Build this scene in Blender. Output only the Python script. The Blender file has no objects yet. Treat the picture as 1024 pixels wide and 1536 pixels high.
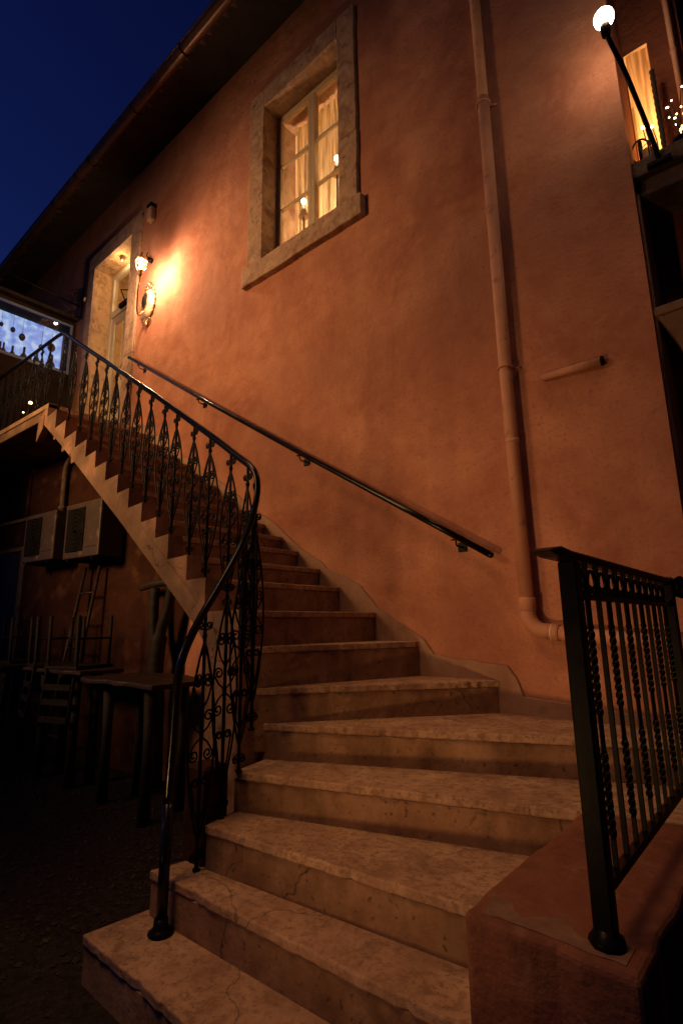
import bpy, bmesh, math, random
from mathutils import Vector, Matrix, noise
random.seed(7)
S = bpy.context.scene
R = math.radians
COL = S.collection

# ------------------------------------------------------------------ camera
CY, CP, CR = 40.557, 11.984, -0.827
def vcross(a, b): return Vector(a).cross(Vector(b))
fw = Vector((-math.sin(R(CY))*math.cos(R(CP)), math.cos(R(CY))*math.cos(R(CP)), math.sin(R(CP))))
rt0 = Vector((math.cos(R(CY)), math.sin(R(CY)), 0)); up0 = rt0.cross(fw)
rt = rt0*math.cos(R(CR)) + up0*math.sin(R(CR)); up = -rt0*math.sin(R(CR)) + up0*math.cos(R(CR))
cam = bpy.data.cameras.new("camera"); camo = bpy.data.objects.new("camera", cam); COL.objects.link(camo)
m3 = Matrix((rt, up, -fw)).transposed()
camo.matrix_world = Matrix.Translation((0, -2.849, 1.297)) @ m3.to_4x4()
cam.sensor_fit = 'VERTICAL'; cam.sensor_height = 36.0; cam.lens = 804.186/1536*36.0
cam.clip_start = 0.02; cam.clip_end = 2000
S.camera = camo
S.render.resolution_x = 682; S.render.resolution_y = 1024

# ------------------------------------------------------------------ sky, lights, exposure
W = bpy.data.worlds.new("World"); S.world = W; W.use_nodes = True
nt = W.node_tree; nt.nodes.clear()
sky = nt.nodes.new('ShaderNodeTexSky'); sky.sky_type = 'NISHITA'; sky.sun_disc = False
sky.sun_elevation = R(-4.0); sky.sun_rotation = R(250); sky.ozone_density = 6.0; sky.air_density = 1.2
tint = nt.nodes.new('ShaderNodeMix'); tint.data_type = 'RGBA'; tint.blend_type = 'MULTIPLY'; tint.inputs[0].default_value = 1
tint.inputs[7].default_value = (10, 17, 15.0, 1)
bg = nt.nodes.new('ShaderNodeBackground'); bg.inputs[1].default_value = 0.15
out = nt.nodes.new('ShaderNodeOutputWorld')
nt.links.new(sky.outputs[0], tint.inputs[6]); nt.links.new(tint.outputs[2], bg.inputs[0]); nt.links.new(bg.outputs[0], out.inputs[0])
SKY_K = 1.0

def light(name, kind, loc, power, col, rad=0.03, target=None, cone=None, blend=0.5):
    l = bpy.data.lights.new(name, kind); l.energy = power; l.color = col; l.shadow_soft_size = rad
    o = bpy.data.objects.new(name, l); COL.objects.link(o); o.location = loc
    if target is not None:
        o.rotation_euler = (Vector(target)-Vector(loc)).to_track_quat('-Z', 'Y').to_euler()
    if cone: l.spot_size = R(cone); l.spot_blend = blend
    return o
WARM = (1.0, 0.52, 0.20)
light('lantern_light', 'POINT', (-5.22, -0.21, 5.335), 150, (1, 0.63, 0.36), 0.045)
light('floodlight_spill', 'POINT', (-0.362, -0.30, 4.33), 10, (1, 0.60, 0.30), 0.056)
light('floodlight_light', 'SPOT', (-0.362, -0.315, 4.30), 42, (1, 0.52, 0.21), 0.05, (-1.4, -1.5, 0), 96, 0.9)
light('unseen_wall_fill', 'SPOT', (-5.6, -6.0, 4.2), 1600, (1, 0.55, 0.215), 0.9, (-4.3, 0, 3.4), 65, 1.0)  # added broad soft fill for the wall, unseen and without a lamp body
light('unseen_step_fill', 'SPOT', (-2.2, -3.5, 6.3), 500, (1, 0.52, 0.205), 1.0, (-1.5, -1.1, 0.4), 44, 1.0)  # second added fill, hung high so treads come out brighter than risers
light('ground_uplight', 'SPOT', (-2.1, -4.2, 0.20), 200, WARM, 0.10, (-0.8, 0, 1.7), 42, 1.0)
light('room_light', 'POINT', (-2.85, 0.95, 4.25), 210, (1, 0.70, 0.40), 0.08)
light('door_reveal_fill', 'POINT', (-6.35, 0.1, 6.1), 5, (1, 0.62, 0.30), 0.03)  # added to brighten the doorway reveal; no known lamp there
light('hall_light', 'POINT', (-6.3, 1.1, 5.1), 30, (1, 0.62, 0.30), 0.08)
light('balcony_room_light', 'POINT', (-0.32, 0.62, 3.95), 18, (1, 0.54, 0.21), 0.05)

S.view_settings.view_transform = 'Standard'; S.view_settings.look = 'None'
S.view_settings.exposure = 0.0; S.view_settings.gamma = 1.0; S.view_settings.use_curve_mapping = False
S.render.engine = 'CYCLES'

# ------------------------------------------------------------------ materials
def mat(name, cols, rough=0.85, scale=2.0, bump=0.3, bscale=40, spec=0.3, metal=0.0, detail=8, spots=None, bdist=0.01,
        warp=0.0, rvar=0.0, streak=None, crack=None):
    m = bpy.data.materials.new(name); m.use_nodes = True
    n = m.node_tree.nodes; L = m.node_tree.links; b = n['Principled BSDF']
    tc = n.new('ShaderNodeTexCoord'); src = tc.outputs['Object']
    nz = n.new('ShaderNodeTexNoise'); nz.inputs['Scale'].default_value = scale; nz.inputs['Detail'].default_value = detail
    nz.inputs['Roughness'].default_value = 0.65; nz.inputs['Distortion'].default_value = warp
    L.new(src, nz.inputs['Vector'])
    cr = n.new('ShaderNodeValToRGB'); e = cr.color_ramp.elements
    lo, hi = 0.32, 0.68
    e[0].position = lo; e[0].color = (*cols[0], 1); e[1].position = hi; e[1].color = (*cols[-1], 1)
    for i, c in enumerate(cols[1:-1]):
        q = e.new(lo + (hi-lo)*(i+1)/(len(cols)-1)); q.color = (*c, 1)
    L.new(nz.outputs[0], cr.inputs[0]); colout = cr.outputs[0]
    def layer(fac_out, p0, p1, c, amt, colout):
        r = n.new('ShaderNodeMapRange'); r.inputs[1].default_value = p0; r.inputs[2].default_value = p1; r.inputs[4].default_value = amt
        L.new(fac_out, r.inputs[0])
        mx = n.new('ShaderNodeMix'); mx.data_type = 'RGBA'; L.new(r.outputs[0], mx.inputs[0]); L.new(colout, mx.inputs[6])
        mx.inputs[7].default_value = (*c, 1); return mx.outputs[2]
    for (sc, p0, p1, c, amt) in (spots or []):
        z = n.new('ShaderNodeTexNoise'); z.inputs['Scale'].default_value = sc; z.inputs['Detail'].default_value = 5
        L.new(src, z.inputs['Vector']); colout = layer(z.outputs[0], p0, p1, c, amt, colout)
    if streak:
        mp = n.new('ShaderNodeMapping'); mp.inputs['Scale'].default_value = streak[0]; L.new(src, mp.inputs[0])
        z = n.new('ShaderNodeTexNoise'); z.inputs['Scale'].default_value = 1; z.inputs['Detail'].default_value = 6
        L.new(mp.outputs[0], z.inputs['Vector']); colout = layer(z.outputs[0], streak[1], streak[2], streak[3], streak[4], colout)
    if crack:
        wn = n.new('ShaderNodeTexNoise'); wn.inputs['Scale'].default_value = 3.5; wn.inputs['Detail'].default_value = 6; L.new(src, wn.inputs['Vector'])
        va = n.new('ShaderNodeVectorMath'); va.operation = 'MULTIPLY_ADD'; va.inputs[1].default_value = (.28, .28, .28); L.new(wn.outputs[1], va.inputs[0]); L.new(src, va.inputs[2])
        vo = n.new('ShaderNodeTexVoronoi'); vo.feature = 'DISTANCE_TO_EDGE'; vo.inputs['Scale'].default_value = crack[0]; L.new(va.outputs[0], vo.inputs['Vector'])
        ck = n.new('ShaderNodeMapRange'); ck.inputs[1].default_value = crack[1]; ck.inputs[2].default_value = 0; ck.inputs[3].default_value = 0; ck.inputs[4].default_value = 1; L.new(vo.outputs['Distance'], ck.inputs[0])
        mk = n.new('ShaderNodeTexNoise'); mk.inputs['Scale'].default_value = 1.7; L.new(src, mk.inputs['Vector'])
        mr = n.new('ShaderNodeMapRange'); mr.inputs[1].default_value = .44; mr.inputs[2].default_value = .56; mr.inputs[4].default_value = crack[3]; L.new(mk.outputs[0], mr.inputs[0])
        ml = n.new('ShaderNodeMath'); ml.operation = 'MULTIPLY'; L.new(ck.outputs[0], ml.inputs[0]); L.new(mr.outputs[0], ml.inputs[1])
        mx = n.new('ShaderNodeMix'); mx.data_type = 'RGBA'; L.new(ml.outputs[0], mx.inputs[0]); L.new(colout, mx.inputs[6]); mx.inputs[7].default_value = (*crack[2], 1); colout = mx.outputs[2]
    L.new(colout, b.inputs['Base Color'])
    b.inputs['Roughness'].default_value = rough; b.inputs['Specular IOR Level'].default_value = spec; b.inputs['Metallic'].default_value = metal
    if bump > 0:
        z = n.new('ShaderNodeTexNoise'); z.inputs['Scale'].default_value = bscale; z.inputs['Detail'].default_value = 6; z.inputs['Roughness'].default_value = 0.6
        L.new(src, z.inputs['Vector'])
        z2 = n.new('ShaderNodeTexNoise'); z2.inputs['Scale'].default_value = bscale/7; z2.inputs['Detail'].default_value = 4
        L.new(src, z2.inputs['Vector'])
        ad = n.new('ShaderNodeMath'); ad.operation = 'MULTIPLY_ADD'; ad.inputs[1].default_value = 3.0
        L.new(z2.outputs[0], ad.inputs[0]); L.new(z.outputs[0], ad.inputs[2])
        bp = n.new('ShaderNodeBump'); bp.inputs['Strength'].default_value = bump; bp.inputs['Distance'].default_value = bdist
        L.new(ad.outputs[0], bp.inputs['Height']); L.new(bp.outputs[0], b.inputs['Normal'])
    if rvar:
        r = n.new('ShaderNodeMapRange'); r.inputs[3].default_value = rough-rvar; r.inputs[4].default_value = rough+rvar
        L.new(nz.outputs[0], r.inputs[0]); L.new(r.outputs[0], b.inputs['Roughness'])
    return m
def emit(name, col, k):
    m = bpy.data.materials.new(name); m.use_nodes = True; b = m.node_tree.nodes['Principled BSDF']
    b.inputs['Base Color'].default_value = (0.8, 0.7, 0.5, 1); b.inputs['Emission Color'].default_value = (*col, 1); b.inputs['Emission Strength'].default_value = k
    return m
PLASTER = mat('plaster', [(0.33, 0.125, 0.075), (0.43, 0.185, 0.112), (0.51, 0.24, 0.15)], 0.92, 1.6, 0.7, 48, 0.15, warp=0.8, bdist=0.006,
              spots=[(9, .50, .72, (0.27, 0.09, 0.062), .42), (3.2, .50, .72, (0.60, 0.29, 0.18), .45), (1.3, .5, .62, (0.30, 0.11, 0.075), .4), (55, .55, .68, (0.26, 0.10, 0.06), .5), (18, .5, .72, (0.58, 0.26, 0.17), .3), (26, .60, .72, (0.25, 0.10, 0.07), .45),
                     (0.8, .5, .66, (0.27, 0.11, 0.08), .5)],
              streak=((3.5, 1, 0.45), .52, .75, (0.24, 0.095, 0.07), .35))
PIPE = mat('pipe_paint', [(0.44, 0.20, 0.12), (0.56, 0.275, 0.17)], 0.6, 4, 0.15, 60, 0.35, bdist=0.002, spots=[(14, .6, .7, (0.22, 0.10, 0.07), .6)])
STONE = mat('limestone', crack=(0.7, .0028, (.07,.042,.026), .7), cols=[(0.27, 0.15, 0.09), (0.40, 0.245, 0.15), (0.50, 0.33, 0.205)], rough=0.8, scale=5.5, bump=0.7, bscale=70, spec=0.3, bdist=0.004,
            spots=[(9, .58, .72, (0.20, 0.12, 0.07), .55), (34, .48, .64, (0.20, 0.105, 0.06), .65), (80, .57, .68, (0.10, 0.055, 0.035), .6), (2, .5, .7, (0.5, 0.28, 0.18), .4)], rvar=0.12)
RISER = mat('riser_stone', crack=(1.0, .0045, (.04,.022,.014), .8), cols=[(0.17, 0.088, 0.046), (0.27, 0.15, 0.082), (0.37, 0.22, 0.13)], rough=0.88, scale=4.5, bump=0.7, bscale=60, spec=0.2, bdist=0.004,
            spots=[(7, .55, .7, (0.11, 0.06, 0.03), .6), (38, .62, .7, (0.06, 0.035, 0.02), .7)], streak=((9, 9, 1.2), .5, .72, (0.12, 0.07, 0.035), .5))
LIME = mat('limewash', crack=(2.2, .009, (.05,.028,.018), .9), cols=[(0.13, 0.073, 0.046), (0.205, 0.122, 0.08), (0.265, 0.17, 0.113)], rough=0.9, scale=3, bump=0.6, bscale=45, spec=0.2, bdist=0.005,
           spots=[(12, .60, .70, (0.17, 0.09, 0.055), .7), (3, .55, .7, (0.48, 0.24, 0.15), .55), (50, .66, .72, (0.08, .045, .03), .8)])
SKIRT = mat('cement_skirting', [(0.25, 0.135, 0.09), (0.33, 0.19, 0.13), (0.39, 0.24, 0.165)], 0.9, 5, 0.6, 50, 0.2, bdist=0.004, spots=[(10, .58, .7, (0.2, 0.12, 0.08), .6)])
MARBLE = mat('window_stone', [(0.23, 0.135, 0.085), (0.35, 0.215, 0.14), (0.44, 0.29, 0.19)], 0.8, 7, 0.7, 50, 0.3, bdist=0.005, warp=1.2,
             spots=[(5, .58, .68, (0.18, 0.075, 0.045), .8), (16, .6, .7, (0.13, 0.07, 0.045), .7), (9, .62, .75, (.52, .42, .33), .6)])
REVEAL = mat('reveal_stone', [(0.30, 0.17, 0.09), (0.46, 0.29, 0.15), (0.52, 0.34, 0.16)], 0.85, 7, 0.7, 30, 0.2, bdist=0.006, warp=1.0,
             spots=[(11, .55, .64, (0.26, 0.15, 0.06), .8), (4, .55, .7, (0.5, 0.26, 0.16), .6)])
BLOCK = mat('terracotta_wall', crack=(.9, .0035, (.09,.04,.028), .7), cols=[(0.14, 0.048, 0.029), (0.20, 0.073, 0.045), (0.25, 0.10, 0.06)], rough=0.9, scale=3, bump=0.6, bscale=45, spec=0.2, bdist=0.012, warp=.4,
            spots=[(6, .5, .66, (0.12, 0.045, 0.03), .7), (12, .55, .68, (0.30, 0.15, 0.10), .5), (30, .62, .7, (0.12, 0.06, 0.04), .6)], streak=((1.2, 9, 9), .58, .7, (.17, .07, .04), .45))
CAP = mat('cement_edge', [(0.15, 0.07, 0.045), (0.24, 0.14, 0.095)], 0.9, 14, 0.6, 60, 0.2, bdist=0.004, spots=[(22, .56, .66, (0.18, 0.10, 0.07), .8)])
IRON = mat('black_iron', [(0.003, 0.0025, 0.002), (0.008, 0.006, 0.005)], 0.36, 20, 0.2, 120, 0.10, bdist=0.001, rvar=.1)
RAIL = mat('black_gloss_paint', [(0.003, 0.0025, 0.002), (0.007, 0.005, 0.004)], 0.20, 12, 0.2, 45, 0.28, bdist=0.0015, rvar=.08)
WOODW = mat('painted_wood', [(0.50, 0.37, 0.24), (0.60, 0.46, 0.31)], 0.55, 6, 0.15, 60, 0.3, bdist=0.002, spots=[(20, .62, .7, (.35, .24, .15), .4)])
DOORM = mat('cream_door_paint', [(0.56, 0.46, 0.34), (0.64, 0.54, 0.41)], 0.5, 5, 0.1, 60, 0.3, bdist=0.002)
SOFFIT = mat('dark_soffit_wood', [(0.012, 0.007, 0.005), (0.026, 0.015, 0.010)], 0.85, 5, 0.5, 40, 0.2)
GUTTER = mat('copper_gutter', [(0.06, 0.028, 0.016), (0.12, 0.056, 0.03)], 0.42, 5, 0.3, 40, 0.4, metal=0.5, bdist=.003)
TILE = mat('roof_tile', [(0.05, 0.025, 0.018), (0.11, 0.05, 0.03)], 0.9, 6, 0.5, 40)
GRAVEL = mat('gravel', [(0.012, 0.008, 0.006), (0.028, 0.019, 0.013), (0.05, 0.034, 0.024)], 0.95, 26, 1.0, 38, 0.2, bdist=0.03,
             spots=[(7, .55, .68, (0.03, 0.022, 0.016), .8), (50, .6, .68, (.08, .055, .04), .7)])
PEB = mat('pebble', [(0.02, 0.013, 0.009), (0.07, 0.048, 0.033)], 0.9, 9, 0.4, 60)
DARKW = mat('dark_wood', [(0.007, 0.004, 0.0025), (0.018, 0.0095, 0.006)], 0.7, 4, 0.5, 30, 0.3, streak=((3, 3, 26), .5, .7, (.03, .018, .01), .6))
TABW = mat('table_wood', [(0.018, 0.009, 0.005), (0.042, 0.021, 0.012)], 0.55, 4, 0.5, 30, 0.4, streak=((2, 22, 22), .5, .7, (.08, .045, .022), .6))
GREYM = mat('shaded_cream_paint', [(0.045, 0.026, 0.017), (0.07, 0.042, 0.028)], 0.55, 4, 0.1, 40, 0.4, spots=[(12, .6, .72, (.24, .16, .11), .5)])  # cream casing, its colour darkened to stand for shade under the landing
DARKM = mat('dark_plastic', [(0.006, 0.005, 0.004), (0.010, 0.008, 0.007)], 0.8, 10, 0.2, 60, 0.08)
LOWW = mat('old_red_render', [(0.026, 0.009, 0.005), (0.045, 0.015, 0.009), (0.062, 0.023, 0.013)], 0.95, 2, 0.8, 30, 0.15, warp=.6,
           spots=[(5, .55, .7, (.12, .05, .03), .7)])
BRICKR = mat('rough_red_brickwork', [(0.16, 0.045, 0.025), (0.24, 0.075, 0.04)], 0.95, 4, 1.0, 18, 0.15, bdist=.03)
OLDS = mat('weathered_stone', [(0.09, 0.062, 0.045), (0.16, 0.11, 0.08), (0.21, 0.155, 0.115)], 0.9, 5, 0.9, 25, 0.2, bdist=.015, spots=[(8, .56, .66, (.08, .05, .035), .8)])
SILV = mat('aged_brass', [(0.30, 0.20, 0.11), (0.45, 0.31, 0.17)], 0.4, 20, 0.2, 80, 0.5, metal=0.8)
PORC = mat('porcelain_plate', [(0.46, 0.30, 0.18), (0.58, 0.40, 0.25)], 0.45, 12, 0.1, 60, 0.5)
WALLIN = mat('room_plaster', [(0.55, 0.42, 0.27), (0.62, 0.48, 0.32)], 0.9, 3, 0.1, 40)
BULB = emit('lit_bulb', (1, 0.72, 0.38), 26)
BULB2 = emit('lit_lantern_glass', (1, 0.66, 0.30), 9)
FLOOD = emit('lit_flood_globe', (1, 0.80, 0.52), 40)
FAIRY = emit('fairy_bulb', (1, 0.6, 0.25), 14)
def glass():
    m = bpy.data.materials.new('window_glass'); m.use_nodes = True; n = m.node_tree.nodes; L = m.node_tree.links; n.clear()
    o = n.new('ShaderNodeOutputMaterial'); t = n.new('ShaderNodeBsdfTransparent'); g = n.new('ShaderNodeBsdfGlossy'); g.inputs['Roughness'].default_value = .02
    lw = n.new('ShaderNodeLayerWeight'); lw.inputs[0].default_value = .5; pw = n.new('ShaderNodeMath'); pw.operation = 'POWER'; pw.inputs[1].default_value = 4
    f = n.new('ShaderNodeMapRange'); f.inputs[3].default_value = .05; f.inputs[4].default_value = .7; L.new(lw.outputs['Facing'], pw.inputs[0]); L.new(pw.outputs[0], f.inputs[0]); mx = n.new('ShaderNodeMixShader')
    t.inputs[0].default_value = (.93, .93, .9, 1)
    L.new(f.outputs[0], mx.inputs[0]); L.new(t.outputs[0], mx.inputs[1]); L.new(g.outputs[0], mx.inputs[2]); L.new(mx.outputs[0], o.inputs[0]); return m
GLASS = glass()
def cloth(name, col, tr):
    m = bpy.data.materials.new(name); m.use_nodes = True; n = m.node_tree.nodes; L = m.node_tree.links; n.clear()
    o = n.new('ShaderNodeOutputMaterial'); d = n.new('ShaderNodeBsdfDiffuse'); t = n.new('ShaderNodeBsdfTranslucent'); mx = n.new('ShaderNodeMixShader')
    tc = n.new('ShaderNodeTexCoord'); nz = n.new('ShaderNodeTexNoise'); mp = n.new('ShaderNodeMapping'); mp.inputs['Scale'].default_value = (60, 1, 3)
    L.new(tc.outputs['Object'], mp.inputs[0]); L.new(mp.outputs[0], nz.inputs['Vector']); nz.inputs['Scale'].default_value = 1
    cr = n.new('ShaderNodeValToRGB'); cr.color_ramp.elements[0].position = .35; cr.color_ramp.elements[1].position = .65
    cr.color_ramp.elements[0].color = (col[0]*.5, col[1]*.45, col[2]*.4, 1); cr.color_ramp.elements[1].color = (*col, 1)
    L.new(nz.outputs[0], cr.inputs[0]); L.new(cr.outputs[0], d.inputs[0]); L.new(cr.outputs[0], t.inputs[0])
    mx.inputs[0].default_value = tr; L.new(d.outputs[0], mx.inputs[1]); L.new(t.outputs[0], mx.inputs[2]); L.new(mx.outputs[0], o.inputs[0]); return m
CURT = cloth('sheer_curtain', (0.72, 0.60, 0.42), 0.65)

# ------------------------------------------------------------------ mesh helpers
WL = {}
class MB:
    def __init__(s): s.v = []; s.f = []; s.sm = []
    def add(s, vs, fs, smooth=False):
        o = len(s.v); s.v += [Vector(v) for v in vs]; s.f += [[i+o for i in f] for f in fs]; s.sm += [smooth]*len(fs); return s
    def box(s, x0, x1, y0, y1, z0, z1):
        return s.add([(x, y, z) for x in (x0, x1) for y in (y0, y1) for z in (z0, z1)],
                     [[0, 1, 3, 2], [4, 6, 7, 5], [0, 4, 5, 1], [2, 3, 7, 6], [0, 2, 6, 4], [1, 5, 7, 3]])
    def tube(s, pts, r, n=8, cap=True, sq=False, twist=0, closed=False):
        pts = [Vector(p) for p in pts]; N = len(pts); rr = r if isinstance(r, (list, tuple)) else [r]*N
        ts = []
        for i in range(N):
            a = pts[max(i-1, 0)] if not closed else pts[i-1]; b = pts[min(i+1, N-1)] if not closed else pts[(i+1) % N]
            ts.append((b-a).normalized())
        u = ts[0].orthogonal().normalized()
        if abs(ts[0].z) > .9: u = Vector((1, 0, 0)); u = (u-ts[0]*u.dot(ts[0])).normalized()
        elif abs(ts[0].z) <= .9: u = Vector((0, 0, 1)); u = (u-ts[0]*u.dot(ts[0])).normalized()
        vs = []
        for i in range(N):
            u = (u-ts[i]*u.dot(ts[i])).normalized(); w = ts[i].cross(u)
            tw = twist[i] if isinstance(twist, list) else 0
            for k in range(n):
                a = 2*math.pi*(k+(.5 if sq else 0))/n + tw
                vs.append(pts[i]+(u*math.cos(a)+w*math.sin(a))*rr[i]*(1.414 if sq else 1))
        fs = []
        for i in range(N if closed else N-1):
            j = (i+1) % N
            for k in range(n): fs.append([i*n+k, i*n+(k+1) % n, j*n+(k+1) % n, j*n+k])
        if cap and not closed: fs += [list(range(n))[::-1], [(N-1)*n+k for k in range(n)]]
        return s.add(vs, fs, not sq)
    def prism(s, poly, axis, a, b):
        """poly 2D; axis 'y': poly=(x,z) extruded in y; 'z': (x,y); 'x': (y,z).  a,b floats or functions of x"""
        fa = a if callable(a) else (lambda *_: a); fb = b if callable(b) else (lambda *_: b)
        def P(p, q): return (p[0], q, p[1]) if axis == 'y' else ((p[0], p[1], q) if axis == 'z' else (q, p[0], p[1]))
        n = len(poly); vs = [P(p, fa(p[0])) for p in poly]+[P(p, fb(p[0])) for p in poly]
        return s.add(vs, [list(range(n))[::-1], list(range(n, 2*n))]+[[i, (i+1) % n, n+(i+1) % n, n+i] for i in range(n)])
    def lathe(s, prof, c, n=20, axis='z', sx=1, sy=1):
        vs = []
        for r, h in prof:
            for k in range(n):
                a = 2*math.pi*k/n; p = (r*math.cos(a)*sx, r*math.sin(a)*sy, h)
                if axis == 'y': p = (p[0], h, p[1])
                if axis == 'x': p = (h, p[0], p[1])
                vs.append(Vector(c)+Vector(p))
        fs = [[i*n+k, i*n+(k+1) % n, (i+1)*n+(k+1) % n, (i+1)*n+k] for i in range(len(prof)-1) for k in range(n)]
        fs += [list(range(n))[::-1], [(len(prof)-1)*n+k for k in range(n)]]
        return s.add(vs, fs, True)
    def sph(s, c, r, n=12, sz=1): return s.lathe([(max(r*math.sin(math.pi*i/8), .0005), -r*math.cos(math.pi*i/8)*sz) for i in range(9)], c, n)
    def build(s, name, m, parent=None, bevel=0, segs=1):
        me = bpy.data.meshes.new(name); off = WL.get(parent.name, Vector()) if parent else Vector()
        me.from_pydata([v-off for v in s.v], [], s.f); me.materials.append(m)
        me.polygons.foreach_set('use_smooth', s.sm)
        bm = bmesh.new(); bm.from_mesh(me); bmesh.ops.recalc_face_normals(bm, faces=bm.faces); bm.to_mesh(me); bm.free()
        o = bpy.data.objects.new(name, me); COL.objects.link(o)
        if parent: o.parent = parent; WL[o.name] = off
        else: WL[o.name] = Vector()
        if bevel:
            b = o.modifiers.new('bevel', 'BEVEL'); b.width = bevel; b.segments = segs; b.limit_method = 'ANGLE'; b.angle_limit = R(35)
        return o
def tag(o, label=None, cat=None, group=None, kind=None):
    if label: o['label'] = label
    if cat: o['category'] = cat
    if group: o['group'] = group
    if kind: o['kind'] = kind
    return o
def thing(name, loc, label, cat, group=None):
    o = bpy.data.objects.new(name, None); COL.objects.link(o); o.location = loc; o.empty_display_size = .1
    WL[o.name] = Vector(loc); return tag(o, label, cat, group)
def smooth_path(P, sub=8):
    P = [Vector(p) for p in P]; Q = [P[0]*2-P[1]]+P+[P[-1]*2-P[-2]]; out = []
    for i in range(1, len(Q)-2):
        for k in range(sub):
            t = k/sub; a, b, c, d = Q[i-1:i+3]
            out.append(.5*((2*b)+(c-a)*t+(2*a-5*b+4*c-d)*t*t+(3*b-a-3*c+d)*t**3))
    return out+[P[-1]]

# ------------------------------------------------------------------ ground
g = MB(); g.add([(-400, -400, 0), (400, -400, 0), (400, 400, 0), (-400, 400, 0)], [[0, 1, 2, 3]])
tag(g.build('ground', GRAVEL), kind='structure')
g = MB()
for i in range(2600):
    x = random.uniform(-6, -1.9); y = random.uniform(-2.7, -.5)
    if x > -2.3 and y > -1.85: continue
    r = random.uniform(.006, .020)*(.7+.5*random.random()); z = r*.25
    vs = [Vector((x, y, z))+Vector((a*random.uniform(.6, 1.3), b*random.uniform(.6, 1.3), c*random.uniform(.4, .8)))*r
          for a, b, c in ((1, 0, 0), (-1, 0, 0), (0, 1, 0), (0, -1, 0), (0, 0, 1), (0, 0, -1))]
    g.add(vs, [[0, 2, 4], [2, 1, 4], [1, 3, 4], [3, 0, 4], [2, 0, 5], [1, 2, 5], [3, 1, 5], [0, 3, 5]])
tag(g.build('pebbles', PEB), 'loose pebbles scattered on the dark ground', 'pebbles', kind='stuff')

# ------------------------------------------------------------------ building
B = thing('plastered_house', (-4, 0, 0), 'old pinkish terracotta plastered house with tall wall, lit window and overhanging dark eave', 'house')
def wall_with_holes(mb, xs, zs, holes, y=0.0, jit=.0):
    def inh(x, z): return any(a < x < b and c < z < d for a, b, c, d in holes)
    for i in range(len(xs)-1):
        for j in range(len(zs)-1):
            if inh((xs[i]+xs[i+1])/2, (zs[j]+zs[j+1])/2): continue
            mb.add([(xs[i], y, zs[j]), (xs[i+1], y, zs[j]), (xs[i+1], y, zs[j+1]), (xs[i], y, zs[j+1])], [[0, 1, 2, 3]])
WIN = (-3.33, -2.39, 4.57, 6.27); DOOR = (-6.87, -5.85, 3.50, 6.22)
CX = -0.382; WT = 7.15; SB = 0.30
w = MB()
wall_with_holes(w, [-9.7, DOOR[0], DOOR[1], WIN[0], WIN[1], CX], [-.2, DOOR[2], WIN[2], DOOR[3], WIN[3], WT], [WIN, DOOR])
w.add([(CX, 0, -.2), (CX, SB, -.2), (CX, SB, WT), (CX, 0, WT)], [[0, 1, 2, 3]])
w.add([(-9.7, 0, -.2), (-9.7, 3, -.2), (-9.7, 3, WT), (-9.7, 0, WT)], [[0, 1, 2, 3]])
wallo = w.build('wall', PLASTER, B)
w = MB()   # set-back wall right of the corner, with a lit opening above the balcony
BO = (-0.376, -0.250, 3.70, 4.68)
wall_with_holes(w, [CX-.1, BO[0], BO[1], -0.085], [-.2, BO[2], BO[3], WT], [BO], SB)
w.box(-0.085, 2.5, SB, SB+.3, -.2, 3.5)
w.add([(-.085, SB, 3.5), (-.085, 3, 3.5), (-.085, 3, WT), (-.085, SB, WT)], [[0, 1, 2, 3]])
w.build('side_wall', BRICKR, B)
w = MB(); w.add([(-9.7, 3, 3.5), (-.085, 3, 3.5), (-.085, 3, WT), (-9.7, 3, WT)], [[0, 1, 2, 3]]); w.build('back_wall', BRICKR, B)
def room(name, x0, x1, y0, y1, z0, z1, m, hole):
    mb = MB()
    mb.add([(x0, y1, z0), (x1, y1, z0), (x1, y1, z1), (x0, y1, z1)], [[0, 1, 2, 3]])
    for x in (x0, x1): mb.add([(x, y0, z0), (x, y1, z0), (x, y1, z1), (x, y0, z1)], [[0, 1, 2, 3]])
    for z in (z0, z1): mb.add([(x0, y0, z), (x1, y0, z), (x1, y1, z), (x0, y1, z)], [[0, 1, 2, 3]])
    wall_with_holes(mb, [x0, hole[0], hole[1], x1], [z0, hole[2], hole[3], z1], [hole], y0)
    return mb.build(name, m, B)
room('room_interior', -4.3, -1.6, .36, 2.2, 3.6, 6.6, WALLIN, (WIN[0], WIN[1], WIN[2], WIN[3]))
room('hall_interior', -7.3, -5.3, .42, 2.6, 3.5, 6.6, WALLIN, (DOOR[0], DOOR[1], DOOR[2], DOOR[3]))
room('balcony_room_interior', -.44, -.2, .305, .75, 3.68, 4.72, WALLIN, BO)
# corner quoin strip: narrow cement strip on the return face
MB().box(CX-.002, CX+.012, .05, SB, -.1, 3.52).build('corner_strip', SKIRT, B)

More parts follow.
